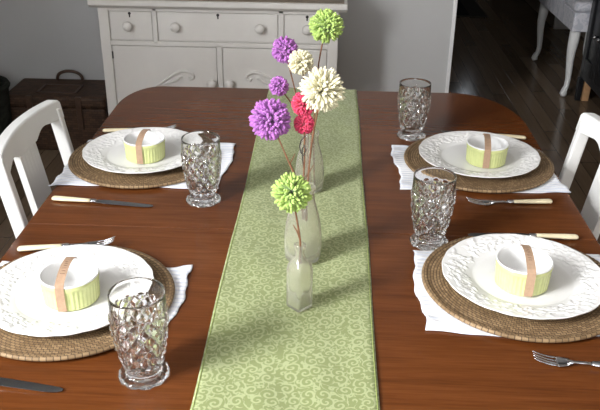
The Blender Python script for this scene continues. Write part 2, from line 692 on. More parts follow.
far_half = [(TX0, TYC + 0.0006), (TX1, TYC + 0.0006)] + corner(TX1 - 0.17, TY1 - 0.27, 0.17, 0.27, 0, PI / 2) + \
    corner(TX0 + 0.10, TY1 - 0.18, 0.10, 0.18, PI / 2, PI)
near_half = [(TX1, TYC - 0.0006), (TX0, TYC - 0.0006)] + corner(TX0 + 0.10, TY0 + 0.18, 0.10, 0.18, PI, 1.5 * PI) + \
    corner(TX1 - 0.17, TY0 + 0.27, 0.17, 0.27, 1.5 * PI, 2 * PI)
for outl in (far_half, near_half):
    MB().prism(outl, T - 0.024, T).build('table_leaf', M['mahogany'], tab, bevel=0.0016, seg=3)
ap = MB()
for x0, x1, y0, y1 in ((-0.50, 0.44, 2.14, 2.165), (-0.50, 0.44, 0.645, 0.67), (-0.50, -0.475, 0.67, 2.14), (0.415, 0.44, 0.67, 2.14)):
    ap.box(x0, x1, y0, y1, T - 0.10, T - 0.024)
ap.build('apron', M['mahogany'], tab, bevel=0.003)
for lx in (-0.46, 0.40):
    for ly in (0.69, 2.12):
        lg = MB().lathe([(0, 0), (0.018, 0), (0.024, 0.02), (0.016, 0.06), (0.022, 0.25), (0.030, 0.48), (0.022, 0.52),
                         (0.034, 0.56), (0.034, T - 0.03), (0, T - 0.03)], 20)
        lg.build('table_leg', M['mahogany'], tab, smooth=True, loc=(lx, ly, 0))

# ---------------------------------------------------------------- runner
RX0, RX1 = -0.1845, 0.0862
rng = random.Random(5)


def run_pt(u, v):
    L = 2.12
    s_ = v * L
    y = 0.34 + s_
    x = RX0 + (RX1 - RX0) * u
    x += 0.0012 * math.sin(y * 9.0 + u * 2)
    z = T + 0.0022 + 0.0007 * math.sin(y * 26 + 3 * math.sin(u * 5 + y * 4)) + 0.0006 * math.sin(u * 21 + y * 7)
    yy_ = TY1 + 0.003
    if y > yy_:
        over = y - yy_
        y, z = yy_ + min(0.004, over * 0.5), z - max(0.0, over - 0.004)
    return (x, y, z)


runner = thing('table_runner', 'light green scroll-patterned cloth runner laid down the middle of the table', 'table runner', (0, 0, 0))
MB().sheet(run_pt, 26, 300, 0.0012).build('cloth', M['damask_green'], runner, smooth=True)
hm = MB()
for uu in (0.012, 0.988):
    hm.tube([Vector(run_pt(uu, i / 150)) + Vector((0, 0, 0.0002)) for i in range(136)], 0.0009, 5)
hm.build('hem', M['hem_green'], runner, smooth=True)

# ---------------------------------------------------------------- napkins
def napkin(name, label, cx, cy, hx, hy, seed, skew=0.0, drape=None):
    r = random.Random(seed)
    ph = [r.uniform(0, 6.28) for _ in range(6)]

    def fn(u, v):
        a, b = 2 * u - 1, 2 * v - 1
        ex = 0.005 * math.sin(b * 4 + ph[0]) + 0.0014 * math.sin(b * 15 + ph[1])
        ey = 0.005 * math.sin(a * 4 + ph[2]) + 0.0014 * math.sin(a * 13 + ph[3])
        x = a * (hx + ex * (abs(a) ** 3)) + skew * b
        y = b * (hy + ey * (abs(b) ** 3))
        edge = max(abs(a), abs(b))
        away = min(1.0, max(0.0, (math.hypot(x, y) - 0.186) / 0.015))
        z = 0.0026 + 0.0006 * math.sin(y * 2 * PI / 0.0125) + away * 0.0018 * (1 + math.sin(b * 16 + a * 3 + ph[4]))
        if drape is not None:
            over = drape - (cx + x)
            if over > 0:
                z -= over * 0.25
        return (x, y, z)
    o = MB().sheet(fn, 60, 90, 0.0014).build(name, M['napkin_cotton'], smooth=True, loc=(cx, cy, T))
    return tag(o, label, 'napkin', 'striped cotton napkins under the chargers')


napkin('napkin', 'white striped napkin under the charger beside the left chair', -0.428, 1.722, 0.193, 0.132, 1, 0.006, -0.6085)
napkin('napkin', 'white ruffled napkin under the charger beside the right chair', 0.355, 1.745, 0.188, 0.128, 2, -0.004)
napkin('napkin', 'white ruffled napkin under the front right charger', 0.352, 1.204, 0.184, 0.138, 3, 0.0)
napkin('napkin', 'white striped napkin under the front left charger, behind the nearest tumbler', -0.428, 1.135, 0.182, 0.114, 4, 0.006)


# ---------------------------------------------------------------- chargers
def charger_mesh():
    nr, na = 124, 312
    R0 = 0.179
    vs = []
    for i in range(nr + 1):
        r = 0.004 + (R0 - 0.004) * i / nr
        row = int(r / PITCH)
        f = r / PITCH - row
        for j in range(na):
            q = 2 * PI * j / na
            hgt = math.sin(PI * f) ** 0.6 * 0.0009
            wv = 0.0006 * math.sin(104 * q + PI * row)
            lip = 0.0030 * math.exp(-((r - R0 + 0.006) / 0.006) ** 2)
            z = 0.0082 + hgt + wv + lip
            if i == nr:
                z = 0.0075
            vs.append((r * math.cos(q), r * math.sin(q), z))
    fs = [(i * na + j, (i + 1) * na + j, (i + 1) * na + (j + 1) % na, i * na + (j + 1) % na) for i in range(nr) for j in range(na)]
    fs.append(tuple(range(na)))
    o = len(vs)
    vs += [((R0 - 0.003) * math.cos(2 * PI * j / na), (R0 - 0.003) * math.sin(2 * PI * j / na), 0.004) for j in range(na)]
    fs += [(nr * na + j, o + j, o + (j + 1) % na, nr * na + (j + 1) % na) for j in range(na)]
    fs.append(tuple(range(o, o + na)))
    return MB().add(vs, fs)


SET = [  # charger centre, ramekin centre, band front/back offsets, names
    (-0.436, 1.129, -0.4265, 1.113, -0.38, 0.18, 'front left', 0.366),
    (-0.4435, 1.747, -0.434, 1.724, -0.29, 0.20, 'back left', 0.246),
    (0.367, 1.776, 0.380, 1.751, 0.05, -0.14, 'back right', -0.214),
    (0.3568, 1.2205, 0.3505, 1.203, 0.30, -0.10, 'front right', -0.284),
]
WHERE = {'front left': 'at the front left place setting', 'back left': 'beside the left white chair',
         'back right': 'beside the right white chair', 'front right': 'at the front right place setting'}
ch0 = None
for cx, cy, bx, by, f0, f1, nm, rz in SET:
    lab = 'round brown woven wicker charger ' + WHERE[nm]
    if ch0 is None:
        ch0 = charger_mesh().build('wicker_charger', M['wicker_brown'], smooth=True, loc=(cx, cy, T + 0.0005))
        tag(ch0, lab, 'charger', 'wicker chargers under the plates')
    else:
        o = ch0.copy()
        COL.objects.link(o)
        o.location = (cx, cy, T + 0.0005)
        o.rotation_euler.z = rng.uniform(0, 6)
        o['label'] = lab


# ---------------------------------------------------------------- plates
def plate_mesh():
    r_ = np.random.RandomState(11)
    R0 = 0.144
    rs = np.concatenate([np.linspace(0.004, 0.086, 14), np.linspace(0.089, 0.1425, 46), [0.1440]])
    na = 330
    q = np.arange(na) * 2 * PI / na
    Rg, Q = np.meshgrid(rs, q, indexing='ij')
    scal = 1 + (0.009 * np.abs(np.sin(Q * 9 + 0.4 * np.sin(Q * 4))) - 0.006) * np.clip((Rg - 0.11) / 0.034, 0, 1)
    X, Y = Rg * scal * np.cos(Q), Rg * scal * np.sin(Q)
    z = np.where(Rg < 0.088, 0.0045, 0.0045 + 0.013 * np.clip((Rg - 0.088) / 0.056, 0, 1) ** 0.85)
    # raised fruit and leaves on the rim
    h = np.zeros_like(X)
    for _ in range(430):
        a = r_.uniform(0, 2 * PI)
        rr = r_.uniform(0.099, 0.137)
        bx, by = rr * math.cos(a), rr * math.sin(a)
        if r_.rand() < 0.55:
            l, wd = r_.uniform(0.0060, 0.0095), r_.uniform(0.0024, 0.0036)
        else:
            l = wd = r_.uniform(0.0026, 0.0042)
        t = r_.uniform(0, PI)
        dx, dy = X - bx, Y - by
        u = (dx * math.cos(t) + dy * math.sin(t)) / l
        v = (-dx * math.sin(t) + dy * math.cos(t)) / wd
        d = u * u + v * v
        b = np.sqrt(np.clip(1 - d, 0, 1)) * r_.uniform(0.0011, 0.0020)
        h = np.maximum(h, b)
    z = z + h * np.clip((0.143 - Rg) / 0.004, 0, 1)
    nr = len(rs)
    top = list(zip(X.ravel(), Y.ravel(), z.ravel()))
    N = len(top)
    zb = np.where(Rg < 0.088, 0.0, 0.0 + 0.0150 * np.clip((Rg - 0.088) / 0.056, 0, 1) ** 0.85)
    bot = list(zip(X.ravel(), Y.ravel(), zb.ravel()))
    fs = []
    for i in range(nr - 1):
        for j in range(na):
            a, b = i * na + j, i * na + (j + 1) % na
            fs.append((a, a + na, b + na, b))
            fs.append((N + a, N + b, N + b + na, N + a + na))
    fs.append(tuple(range(na)))
    fs.append(tuple(range(N + na - 1, N - 1, -1)))
    o = (nr - 1) * na
    fs += [(o + j, N + o + j, N + o + (j + 1) % na, o + (j + 1) % na) for j in range(na)]
    return MB().add(top + bot, fs)


p0 = None
for i, (cx, cy, bx, by, f0, f1, nm, rz) in enumerate(SET):
    lab = 'white plate with raised fruit on its rim ' + WHERE[nm]
    if p0 is None:
        p0 = plate_mesh().build('dinner_plate', M['white_china'], smooth=True, loc=(cx, cy, T + 0.0125))
        tag(p0, lab, 'plate', 'white plates on the chargers')
        p0.rotation_euler.z = 0.3
    else:
        o = p0.copy()
        COL.objects.link(o)
        o.location = (cx, cy, T + 0.0125)
        o.rotation_euler.z = 0.3 + 1.4 * i
        o['label'] = lab

# ---------------------------------------------------------------- ramekins
RR, RH, RZ = 0.0488, 0.049, T + 0.0178


def flute(r, z, q):
    amt = 0.0013 if 0.003 < z < 0.0375 else 0.0
    return r - amt * (1 - abs(math.cos(q * 20)) ** 0.7)


def band_mb(f0, f1):
    """paper strip standing up the front, arching over the bowl and down the back"""
    a = Vector((f0, -math.sqrt(1 - f0 * f0), 0))
    b = Vector((f1, math.sqrt(1 - f1 * f1), 0))
    ro = RR + 0.0012
    path = [a * (ro - 0.002) + Vector((0, 0, 0.0025)), a * ro + Vector((0, 0, 0.018)), a * ro + Vector((0, 0, 0.036)), a * ro + Vector((0, 0, RH))]
    A, B = path[-1], b * ro + Vector((0, 0, RH))
    for i in range(1, 14):
        t = i / 14
        p = A.lerp(B, t)
        p.z = RH + 0.0015 + 0.0105 * math.sin(PI * t) ** 0.8
        path.append(p)
    path += [B, b * ro + Vector((0, 0, 0.030)), b * (ro - 0.002) + Vector((0, 0, 0.0025))]
    side = (b - a).cross(Vector((0, 0, 1))).normalized()
    hw, th = 0.0074, 0.0005
    vs, fs = [], []
    for i, p in enumerate(path):
        tn = (path[min(i + 1, len(path) - 1)] - path[max(i - 1, 0)]).normalized()
        nrm = side.cross(tn).normalized()
        vs += [p - side * hw, p + side * hw, p + side * hw + nrm * th, p - side * hw + nrm * th]
    for i in range(len(path) - 1):
        for j in range(4):
            fs.append((4 * i + j, 4 * i + (j + 1) % 4, 4 * i + 4 + (j + 1) % 4, 4 * i + 4 + j))
    fs += [(0, 1, 2, 3), tuple(4 * (len(path) - 1) + j for j in (3, 2, 1, 0))]
    return MB().add(vs, fs), path, side


def ink_mb(path, side, seed):
    """small illegible pen strokes across the top of the strip"""
    r = random.Random(seed)
    mb = MB()
    for i in range(7, 13):
        p, nx = path[i], path[i + 1]
        tn = (nx - p).normalized()
        nrm = side.cross(tn).normalized()
        if nrm.z < 0:
            nrm = -nrm
        o = p + nrm * 0.0008
        l = r.uniform(0.0022, 0.0042)
        c_ = r.uniform(-0.001, 0.001)
        pts = [o + side * (c_ - l) + tn * r.uniform(-.0006, .0006), o + side * c_ + tn * r.uniform(-.001, .001), o + side * (c_ + l) + tn * r.uniform(-.0006, .0006)]
        mb.tube(pts, 0.00035, 5)
    return mb


body_mesh = MB().lathe([(0, 0.0), (RR * 0.90, 0.0), (RR * 0.945, 0.002), (RR * 0.95, 0.0032)] +
                       [(RR * (0.95 + 0.035 * t), 0.0035 + 0.0335 * t) for t in (0, .15, .3, .5, .7, .85, 1)] +
                       [(RR * 0.987, 0.0380), (RR * 0.995, 0.0392), (RR, 0.0460), (RR * 0.985, 0.0465), (RR * 0.972, 0.0460),
                        (RR * 0.955, 0.012), (RR * 0.92, 0.0035), (0, 0.003)], 160, rfun=flute).mesh('body', M['green_glaze'], True)
glaze_mesh = MB().lathe([(RR * 0.995, 0.0458), (RR * 1.005, 0.0475), (RR * 0.995, RH), (RR * 0.955, RH + 0.0003), (RR * 0.935, RH - 0.0015),
                         (RR * 0.92, 0.020), (RR * 0.90, 0.0100), (RR * 0.84, 0.0065), (0, 0.0060), (0, 0.0052),
                         (RR * 0.86, 0.0054), (RR * 0.925, 0.0100), (RR * 0.945, 0.0455)], 96, closed=True).mesh('glaze_interior', M['white_glaze'], True)
for i, (cx, cy, bx, by, f0, f1, nm, rz) in enumerate(SET):
    r = thing('ramekin', 'pale green fluted ramekin with a paper strip ' + WHERE[nm], 'ramekin', (bx, by, RZ), rz, 'green ramekins on the plates')
    o = bpy.data.objects.new('body', body_mesh)
    COL.objects.link(o)
    o.parent = r
    o = bpy.data.objects.new('glaze_interior', glaze_mesh)
    COL.objects.link(o)
    o.parent = r
    o['label'] = 'white glazed inside and rim'
    mb, path, side = band_mb(f0, f1)
    b = mb.build('paper_band', M['kraft_paper'], r)
    b['label'] = 'brown kraft paper strip'
    if 'front' in nm:
        ink_mb(path, side, i).build('handwriting', M['ink'], b)


# ---------------------------------------------------------------- tumblers
GH = 0.146


def glass_profile():
    P = [(0.0372, 0.0), (0.0380, 0.0020), (0.0368, 0.0040), (0.0310, 0.0062), (0.0270, 0.0095), (0.0260, 0.0145), (0.0285, 0.0205)]
    zs = np.linspace(0.0225, 0.1160, 88)
    ctrl_z = [0.0205, 0.035, 0.055, 0.075, 0.095, 0.110, 0.120]
    ctrl_r = [0.0285, 0.0322, 0.0362, 0.0391, 0.0412, 0.0418, 0.0412]
    P += [(float(np.interp(z, ctrl_z, ctrl_r)), float(z)) for z in zs]
    P += [(0.0411, 0.1185), (0.0409, 0.125), (0.0407, 0.135), (0.0406, 0.1435), (0.0403, 0.1458), (0.0397, GH)]
    inner = [(0.0390, 0.1452), (0.0388, 0.140), (0.0386, 0.122), (0.0375, 0.110), (0.0360, 0.090), (0.0338, 0.070), (0.0310, 0.050),
             (0.0275, 0.034), (0.0210, 0.0275), (0.0100, 0.0255), (0.0, 0.025)]
    return [(0, 0.0015), (0.026, 0.0015), (0.030, 0.0)] + P + inner


def glass_r(r, z, q):
    if z < 0.0088 and 0.0300 < r < 0.0380:
        return r * (1 + 0.075 * (abs(math.cos(q * 5)) ** 0.7 - 0.6) * min(1, (r - 0.0295) / 0.006))          # scalloped foot, ten lobes
    if 0.0220 < z < 0.1165 and r > 0.0285 and True:
        n, kz = 13, 2 * PI / 0.0265
        a, b = q * n + z * kz, q * n - z * kz
        ta = abs(((a / PI) % 2) - 1)
        tb = abs(((b / PI) % 2) - 1)
        hgt = min(1.0, min(ta, tb) * 1.7)
        fade = min(1, (z - 0.0215) / 0.004, (0.1165 - z) / 0.003)
        return r - 0.0024 + 0.0042 * hgt * max(0, fade) + 0.0024 * (1 - max(0, fade))
    return r


def glass_mesh():
    prof = glass_profile()
    n_outer = len(prof) - 11
    na = 340
    mb = MB()
    vs, fs, rows = [], [], []
    for i, (r, z) in enumerate(prof):
        if r < 1e-6:
            rows.append([len(vs)])
            vs.append((0, 0, z))
            continue
        row = []
        for j in range(na):
            q = 2 * PI * j / na
            rr = glass_r(r, z, q) if 2 < i < n_outer else r
            zz = z
            if 4 <= i <= 7:
                zz += 0.0008 * abs(math.cos(q * 10))
            row.append(len(vs))
            vs.append((rr * math.cos(q), rr * math.sin(q), zz))
        rows.append(row)
    for A, B in zip(rows[:-1], rows[1:]):
        for j in range(na):
            k_ = (j + 1) % na
            if len(A) == 1:
                fs.append((A[0], B[k_], B[j]))
            elif len(B) == 1:
                fs.append((A[j], A[k_], B[0]))
            else:
                fs.append((A[j], A[k_], B[k_], B[j]))
    return mb.add(vs, fs)


GL = [(-0.266, 0.938, 'clear diamond-cut glass tumbler in front of the front left plate, nearest of the glasses'),
      (-0.267, 1.535, 'clear diamond-cut glass tumbler beside the plate next to the left chair'),
      (0.221, 1.950, 'clear diamond-cut glass tumbler farthest back, right of the runner'),
      (0.207, 1.375, 'clear diamond-cut glass tumbler standing between the two right-hand plates')]
g0 = None
for i, (x, y, lab) in enumerate(GL):
    if g0 is None:
        g0 = glass_mesh().build('glass_tumbler', M['pressed_glass'], smooth=False, loc=(x, y, T + 0.0004))
        g0.data.polygons.foreach_set('use_smooth', [abs(p.center.z - 0.069) > 0.049 or math.hypot(p.center.x, p.center.y) < 0.0 for p in g0.data.polygons])
        tag(g0, lab, 'glass', 'diamond-cut glass tumblers')
    else:
        o = g0.copy()
        COL.objects.link(o)
        o.location = (x, y, T + 0.0004)
        o.rotation_euler.z = 0.37 * i
        o['label'] = lab


# ---------------------------------------------------------------- cutlery (along +x from the handle end)
HL = 0.088


def handle_mb():
    mb = MB()
    xs = [0, 0.0015, 0.005, 0.02, 0.05, 0.075, HL]
    ws = [0.0035, 0.0062, 0.0080, 0.0082, 0.0074, 0.0062, 0.0056]
    mb.tube([(x, 0, 0.0055) for x in xs], ws, 16, flat=0.55)
    return mb


def ferrule_mb():
    return MB().tube([(HL - 0.001, 0, 0.0055), (HL + 0.003, 0, 0.0055), (HL + 0.010, 0, 0.0055), (HL + 0.013, 0, 0.0055)], [0.0060, 0.0062, 0.0056, 0.0044], 14, flat=0.62)


def fork_head_mb():
    mb = MB()
    mb.tube([(HL + 0.010, 0, 0.0055), (HL + 0.025, 0, 0.0060), (HL + 0.040, 0, 0.0058), (HL + 0.050, 0, 0.0040)], [0.0040, 0.0030, 0.0034, 0.0075], 12, flat=0.5)

    def zc(x):
        t = (x - HL - 0.046) / 0.056
        return 0.0034 - 0.0030 * math.sin(min(1, t * 1.6) * PI * 0.5) + 0.0115 * max(0, t) ** 2.4
    # palm
    def palm(u, v):
        x = HL + 0.046 + 0.020 * u
        hw = 0.0075 + 0.0045 * math.sin(u * PI / 2)
        b = 2 * v - 1
        return (x, b * hw, zc(x) + 0.0018 * b * b + 0.0007)
    mb.sheet(palm, 8, 10, 0.0016)
    for j in range(4):
        y0 = -0.0102 + j * 0.0068
        pts = [(HL + 0.0655 + 0.037 * t, y0 * (1 - 0.10 * t), zc(HL + 0.0655 + 0.037 * t) + 0.0010 + (0.0012 if j in (0, 3) else 0) * (1 - t)) for t in np.linspace(0, 1, 9)]
        mb.tube(pts, [0.0019] * 7 + [0.0014, 0.0007], 8, flat=0.65)
    return mb


def knife_blade_mb():
    mb = MB()
    xs = np.linspace(HL + 0.010, 0.225, 22)
    vs, fs = [], []
    for x in xs:
        t = (x - xs[0]) / (xs[-1] - xs[0])
        w0 = 0.0050 + 0.0042 * min(1, t * 6)
        lo = -w0 * 0.95 if t < 0.80 else -w0 * 0.95 * math.sqrt(max(0.0, 1 - ((t - 0.80) / 0.205) ** 2))
        up_ = w0 * 0.80 - 0.0035 * t * t
        if t > 0.97:
            up_ = min(up_, w0 * 0.8 - 0.0035 - 0.002 * (t - 0.97) / 0.03)
        lo = min(lo, up_ - 0.0008)
        th = 0.0012 * (1 - 0.4 * t)
        zc = 0.0050 - 0.0028 * t
        vs += [(x, lo, zc - 0.0002), (x, up_, zc - th), (x, up_ + 0.0002, zc + th), (x, (lo + up_) / 2, zc + th * 0.8), (x, lo, zc + 0.0002)]
    for i in range(len(xs) - 1):
        for j in range(5):
            fs.append((5 * i + j, 5 * i + (j + 1) % 5, 5 * i + 5 + (j + 1) % 5, 5 * i + 5 + j))
    fs += [(0, 1, 2, 3, 4), tuple(5 * (len(xs) - 1) + j for j in (4, 3, 2, 1, 0))]
    return mb.add(vs, fs)


meshes = dict(handle=handle_mb().mesh('handle', M['cream_handle'], True), ferrule=ferrule_mb().mesh('ferrule', M['steel'], True),
              fork_head=fork_head_mb().mesh('fork_head', M['steel'], True), knife_blade=knife_blade_mb().mesh('knife_blade', M['steel_knife'], False))


def cutlery(kind, label, end, tip, flip=1, pitch=0.0):
    dx, dy = tip[0] - end[0], tip[1] - end[1]
    r = thing('fork' if kind == 'fork' else 'table_knife', label, 'fork' if kind == 'fork' else 'knife',
              (end[0], end[1], T + 0.0003), math.atan2(dy, dx), 'cream-handled forks' if kind == 'fork' else 'cream-handled knives')
    for nm in ('handle', 'ferrule', 'fork_head' if kind == 'fork' else 'knife_blade'):
        o = bpy.data.objects.new(nm, meshes[nm])
        COL.objects.link(o)
        o.parent = r
        if flip < 0 and nm == 'knife_blade':
            o.scale = (1, -1, 1)
    r.rotation_euler.y = -pitch
    r.scale = (math.hypot(dx, dy) / (0.1905 if kind == 'fork' else 0.225),) * 3 if kind == 'fork' else (1, 1, 1)
    return r


cutlery('knife', 'cream-handled steel knife in front of the plate beside the left chair', (-0.594, 1.513), (-0.371, 1.494))
cutlery('fork', 'cream-handled fork behind the plate beside the left chair', (-0.592, 1.919), (-0.402, 1.949))
cutlery('knife', 'steel knife at the lower left corner, its handle cut by the left border', (-0.599, 0.919), (-0.376, 0.892))
cutlery('fork', 'cream-handled fork behind the front left plate', (-0.588, 1.290), (-0.402, 1.308), 1, 0.06)
cutlery('fork', 'cream-handled fork in front of the plate beside the right chair', (0.495, 1.566), (0.308, 1.549))
cutlery('knife', 'cream-handled knife behind the plate beside the right chair', (0.518, 1.943), (0.296, 1.934), -1, 0.09)
cutlery('fork', 'fork at the lower right, in front of the front right plate', (0.517, 0.984), (0.328, 1.001))
cutlery('knife', 'cream-handled knife behind the front right plate', (0.507, 1.404), (0.286, 1.382), -1, 0.06)


# ---------------------------------------------------------------- bottles
def hollow(prof, t, zb):
    """closed glass wall from an outer profile"""
    inner = [(max(0.001, r - t), z) for r, z in prof if z > zb + 0.004]
    inner = list(reversed(inner))
    return [(0, 0.0)] + prof + inner + [(inner[-1][0] * 0.7, zb + 0.001), (0, zb)]


milk = [(0.030, 0.0), (0.0335, 0.003), (0.0345, 0.012), (0.0355, 0.030), (0.0352, 0.050), (0.0330, 0.072), (0.0285, 0.094), (0.0235, 0.112),
        (0.0205, 0.126), (0.0198, 0.138), (0.0215, 0.143), (0.0222, 0.147), (0.0215, 0.151), (0.0200, 0.152)]
bt = tag(MB().lathe(hollow(milk, 0.0025, 0.006), 64).build('glass_bottle', M['bottle_glass'], smooth=True, loc=(-0.0405, 1.2930, T + 0.0042)),
         'clear rounded glass bottle in the middle of the three on the runner', 'bottle', 'glass bottles on the runner')
b2 = bt.copy()
COL.objects.link(b2)
b2.location = (-0.0375, 1.600, T + 0.0042)
b2.scale = (0.92, 0.92, 0.90)
b2['label'] = 'clear rounded glass bottle farthest back on the runner'


def square_bottle():
    secs = []
    n = 64

    def sec(z, a, p):
        """superellipse section turned by 45 degrees; p = 2 circle, large = square"""
        out = []
        for j in range(n):
            q = 2 * PI * j / n
            c, s = math.cos(q), math.sin(q)
            r = a / (abs(c) ** p + abs(s) ** p) ** (1 / p)
            x, y = r * c, r * s
            out.append(((x - y) * 0.7071, (x + y) * 0.7071, z))
        return out
    outer = [(0.0, 0.0145, 9), (0.0015, 0.0165, 9), (0.005, 0.0170, 9), (0.045, 0.0170, 9), (0.075, 0.0170, 9), (0.084, 0.0160, 6), (0.091, 0.0125, 3.5),
             (0.096, 0.0092, 2.4), (0.100, 0.0078, 2), (0.110, 0.0076, 2), (0.113, 0.0080, 2), (0.1145, 0.0100, 2), (0.119, 0.0102, 2), (0.1215, 0.0098, 2), (0.122, 0.0085, 2)]
    inner = [(z, a - 0.0022, max(2, p * 0.7)) for z, a, p in reversed(outer[2:-1])]
    inner[-1] = (0.0060, 0.0138, 6)
    vs, fs = [], []
    rows = outer + inner
    for z, a, p in rows:
        vs += sec(z, a, p)
    for i in range(len(rows) - 1):
        for j in range(n):
            a, b = i * n + j, i * n + (j + 1) % n
            fs.append((a, b, b + n, a + n))
    fs.append(tuple(range(n)))
    o = (len(rows) - 1) * n
    fs.append(tuple(range(o, o + n)))
    return MB().add(vs, fs)


tag(square_bottle().build('glass_bottle', M['bottle_glass'], smooth=True, loc=(-0.0400, 1.1270, T + 0.0042)),
    'small square glass bottle with a narrow neck, nearest of the three on the runner', 'bottle', 'glass bottles on the runner')


# ---------------------------------------------------------------- pompom flowers
def pompom_mb(r, seed, n, sr, bend, ragged, inner=0.15):
    g = random.Random(seed)
    mb = MB()
    ga = PI * (3 - math.sqrt(5))
    for i in range(n):
        zc = 1 - 2 * (i + 0.5) / n
        rad = math.sqrt(1 - zc * zc)
        q = ga * i + g.uniform(-0.3, 0.3)
        d = Vector((rad * math.cos(q), rad * math.sin(q), zc))
        d = (d + Vector((g.gauss(0, .10), g.gauss(0, .10), g.gauss(0, .10)))).normalized()
        t = Vector((g.gauss(0, 1), g.gauss(0, 1), g.gauss(0, 1)))
        t = (t - d * t.dot(d)).normalized()
        L = r * (1 + g.uniform(-ragged, ragged * 0.4))
        pts = []
        for s_ in (inner, 0.62, 0.84, 0.95, 1.0):
            pts.append(d * L * s_ * (1 - 0.10 * bend * s_ * s_) + t * L * bend * max(0, s_ - 0.45) ** 1.5)
        a = sr * r * g.uniform(0.85, 1.15)
        mb.tube(pts, [a * 0.6, a, a * 1.06, a * 0.8, a * 0.25], 6)
    return mb


def flower(label, c, r, yarn_mat, stem, seed, n=330, sr=0.088, bend=0.25, ragged=0.10, twigs=()):
    base = stem[0]
    root = thing('pompom_flower', label, 'pompom flower', base, 0, 'yarn pompom flowers in the bottles')
    L = lambda p: Vector(p) - Vector(base)
    pts = [L(p) for p in stem] + [L(c)]
    # smooth the stem a little
    fine = []
    for i in range(len(pts) - 1):
        p0_, p1, p2, p3 = pts[max(0, i - 1)], pts[i], pts[i + 1], pts[min(len(pts) - 1, i + 2)]
        for j in range(6):
            t = j / 6
            fine.append(0.5 * ((2 * p1) + (p2 - p0_) * t + (2 * p0_ - 5 * p1 + 4 * p2 - p3) * t * t + (3 * p1 - p0_ - 3 * p2 + p3) * t ** 3))
    fine.append(pts[-1])
    g = random.Random(seed + 50)
    mb = MB()
    rad = [0.0021 - 0.0007 * i / len(fine) + g.uniform(-0.0002, 0.0002) for i in range(len(fine))]
    mb.tube(fine, rad, 7)
    for a, b, w0 in twigs:
        a, b = L(a), L(b)
        mb.tube([a, a.lerp(b, 0.5) + Vector((0.001, 0, 0.001)), b], [w0, w0 * 0.9, w0 * 0.6], 6)
    mb.build('stem', M['twig_bark'], root, smooth=True)
    pompom_mb(r, seed, n, sr, bend, ragged).build('pompom', M[yarn_mat], root, smooth=True, fix=False, loc=L(c))
    return root


Z = T
B3, B2, B1 = (-0.0375, 1.600), (-0.0405, 1.293), (-0.040, 1.127)
flower('bright green pompom flower on the tallest twig, highest of all', (-0.009, 1.66, Z + .357), 0.0385, 'yarn_green',
       [(B3[0] + .012, 1.585, Z + .012), (-0.030, 1.606, Z + .135), (-0.0245, 1.628, Z + .27)], 1, 300, 0.070, 0.40, 0.12)
flower('medium purple pompom flower below left of the top green one', (-0.0965, 1.655, Z + .305), 0.0305, 'yarn_purple',
       [(B3[0] + .004, 1.612, Z + .012), (-0.049, 1.598, Z + .135), (-0.070, 1.625, Z + .215)], 2, 260, 0.082, 0.30, 0.10)
flower('small cream pompom flower tucked right behind the medium purple one', (-0.0605, 1.615, Z + .291), 0.0285, 'yarn_cream',
       [(B3[0] - .008, 1.60, Z + .012), (-0.042, 1.612, Z + .135), (-0.048, 1.612, Z + .22)], 3, 260, 0.080, 0.30, 0.10)
flower('smallest purple pompom flower, at the left above the large purple one', (-0.102, 1.54, Z + .261), 0.0215, 'yarn_purple',
       [(B3[0], 1.590, Z + .012), (-0.046, 1.588, Z + .135), (-0.060, 1.566, Z + .190)], 4, 220, 0.090, 0.30, 0.10)
flower('deep pink pompom flower partly hidden behind the large cream one', (-0.049, 1.52, Z + .232), 0.0275, 'yarn_pink',
       [(B3[0] - .004, 1.594, Z + .012), (-0.035, 1.585, Z + .135), (-0.040, 1.55, Z + .19)], 5, 300, 0.082, 0.2, 0.06)
flower('large shaggy cream pompom flower at the right of the bunch', (-0.012, 1.40, Z + .301), 0.0445, 'yarn_cream',
       [(B2[0] + .006, 1.288, Z + .085), (-0.034, 1.300, Z + .150), (-0.027, 1.335, Z + .230)], 6, 260, 0.060, 0.28, 0.18)
pink = flower('small deep pink pompom flower in front below the large cream one', (-0.044, 1.38, Z + .241), 0.0208, 'yarn_pink',
       [(B2[0] + .004, 1.298, Z + .085), (-0.041, 1.303, Z + .150), (-0.041, 1.335, Z + .195)], 7, 330, 0.085, 0.2, 0.05,
       twigs=[((-0.038, 1.318, Z + .160), (-0.024, 1.325, Z + .182), 0.0013)])
lp = [(-.0405, .2365), (-.0477, .2266), (-.0503, .2148), (-.0474, .203), (-.0419, .1992), (-.0383, .2092), (-.0412, .2189), (-.0456, .209), (-.0445, .1892), (-.0414, .1651)]
wire = MB()
wire.tube([Vector((x, 1.330 + 0.003 * math.sin(i), Z + z)) - pink.location for i, (x, z) in enumerate(lp)], 0.0011, 7)
o = wire.build('wire_loop', M['dark_wire'], pink, smooth=True)
o['label'] = 'dark wire loop twisted round the twig'
flower('large purple pompom flower, lowest at the left of the bunch', (-0.106, 1.36, Z + .256), 0.0405, 'yarn_purple',
       [(B2[0], 1.295, Z + .085), (-0.049, 1.297, Z + .150), (-0.075, 1.325, Z + .20)], 8, 320, 0.076, 0.34, 0.11,
       twigs=[((-0.068, 1.318, Z + .185), (-0.058, 1.322, Z + .205), 0.0012)])
flower('light green pompom flower in the small square bottle, lowest on the runner', (-0.055, 1.15, Z + .208), 0.0345, 'yarn_green',
       [(B1[0], 1.127, Z + .088), (-0.0395, 1.128, Z + .120), (-0.042, 1.132, Z + .145)], 9, 270, 0.070, 0.42, 0.15,
       twigs=[((-0.041, 1.130, Z + .135), (-0.052, 1.134, Z + .158), 0.0013)])
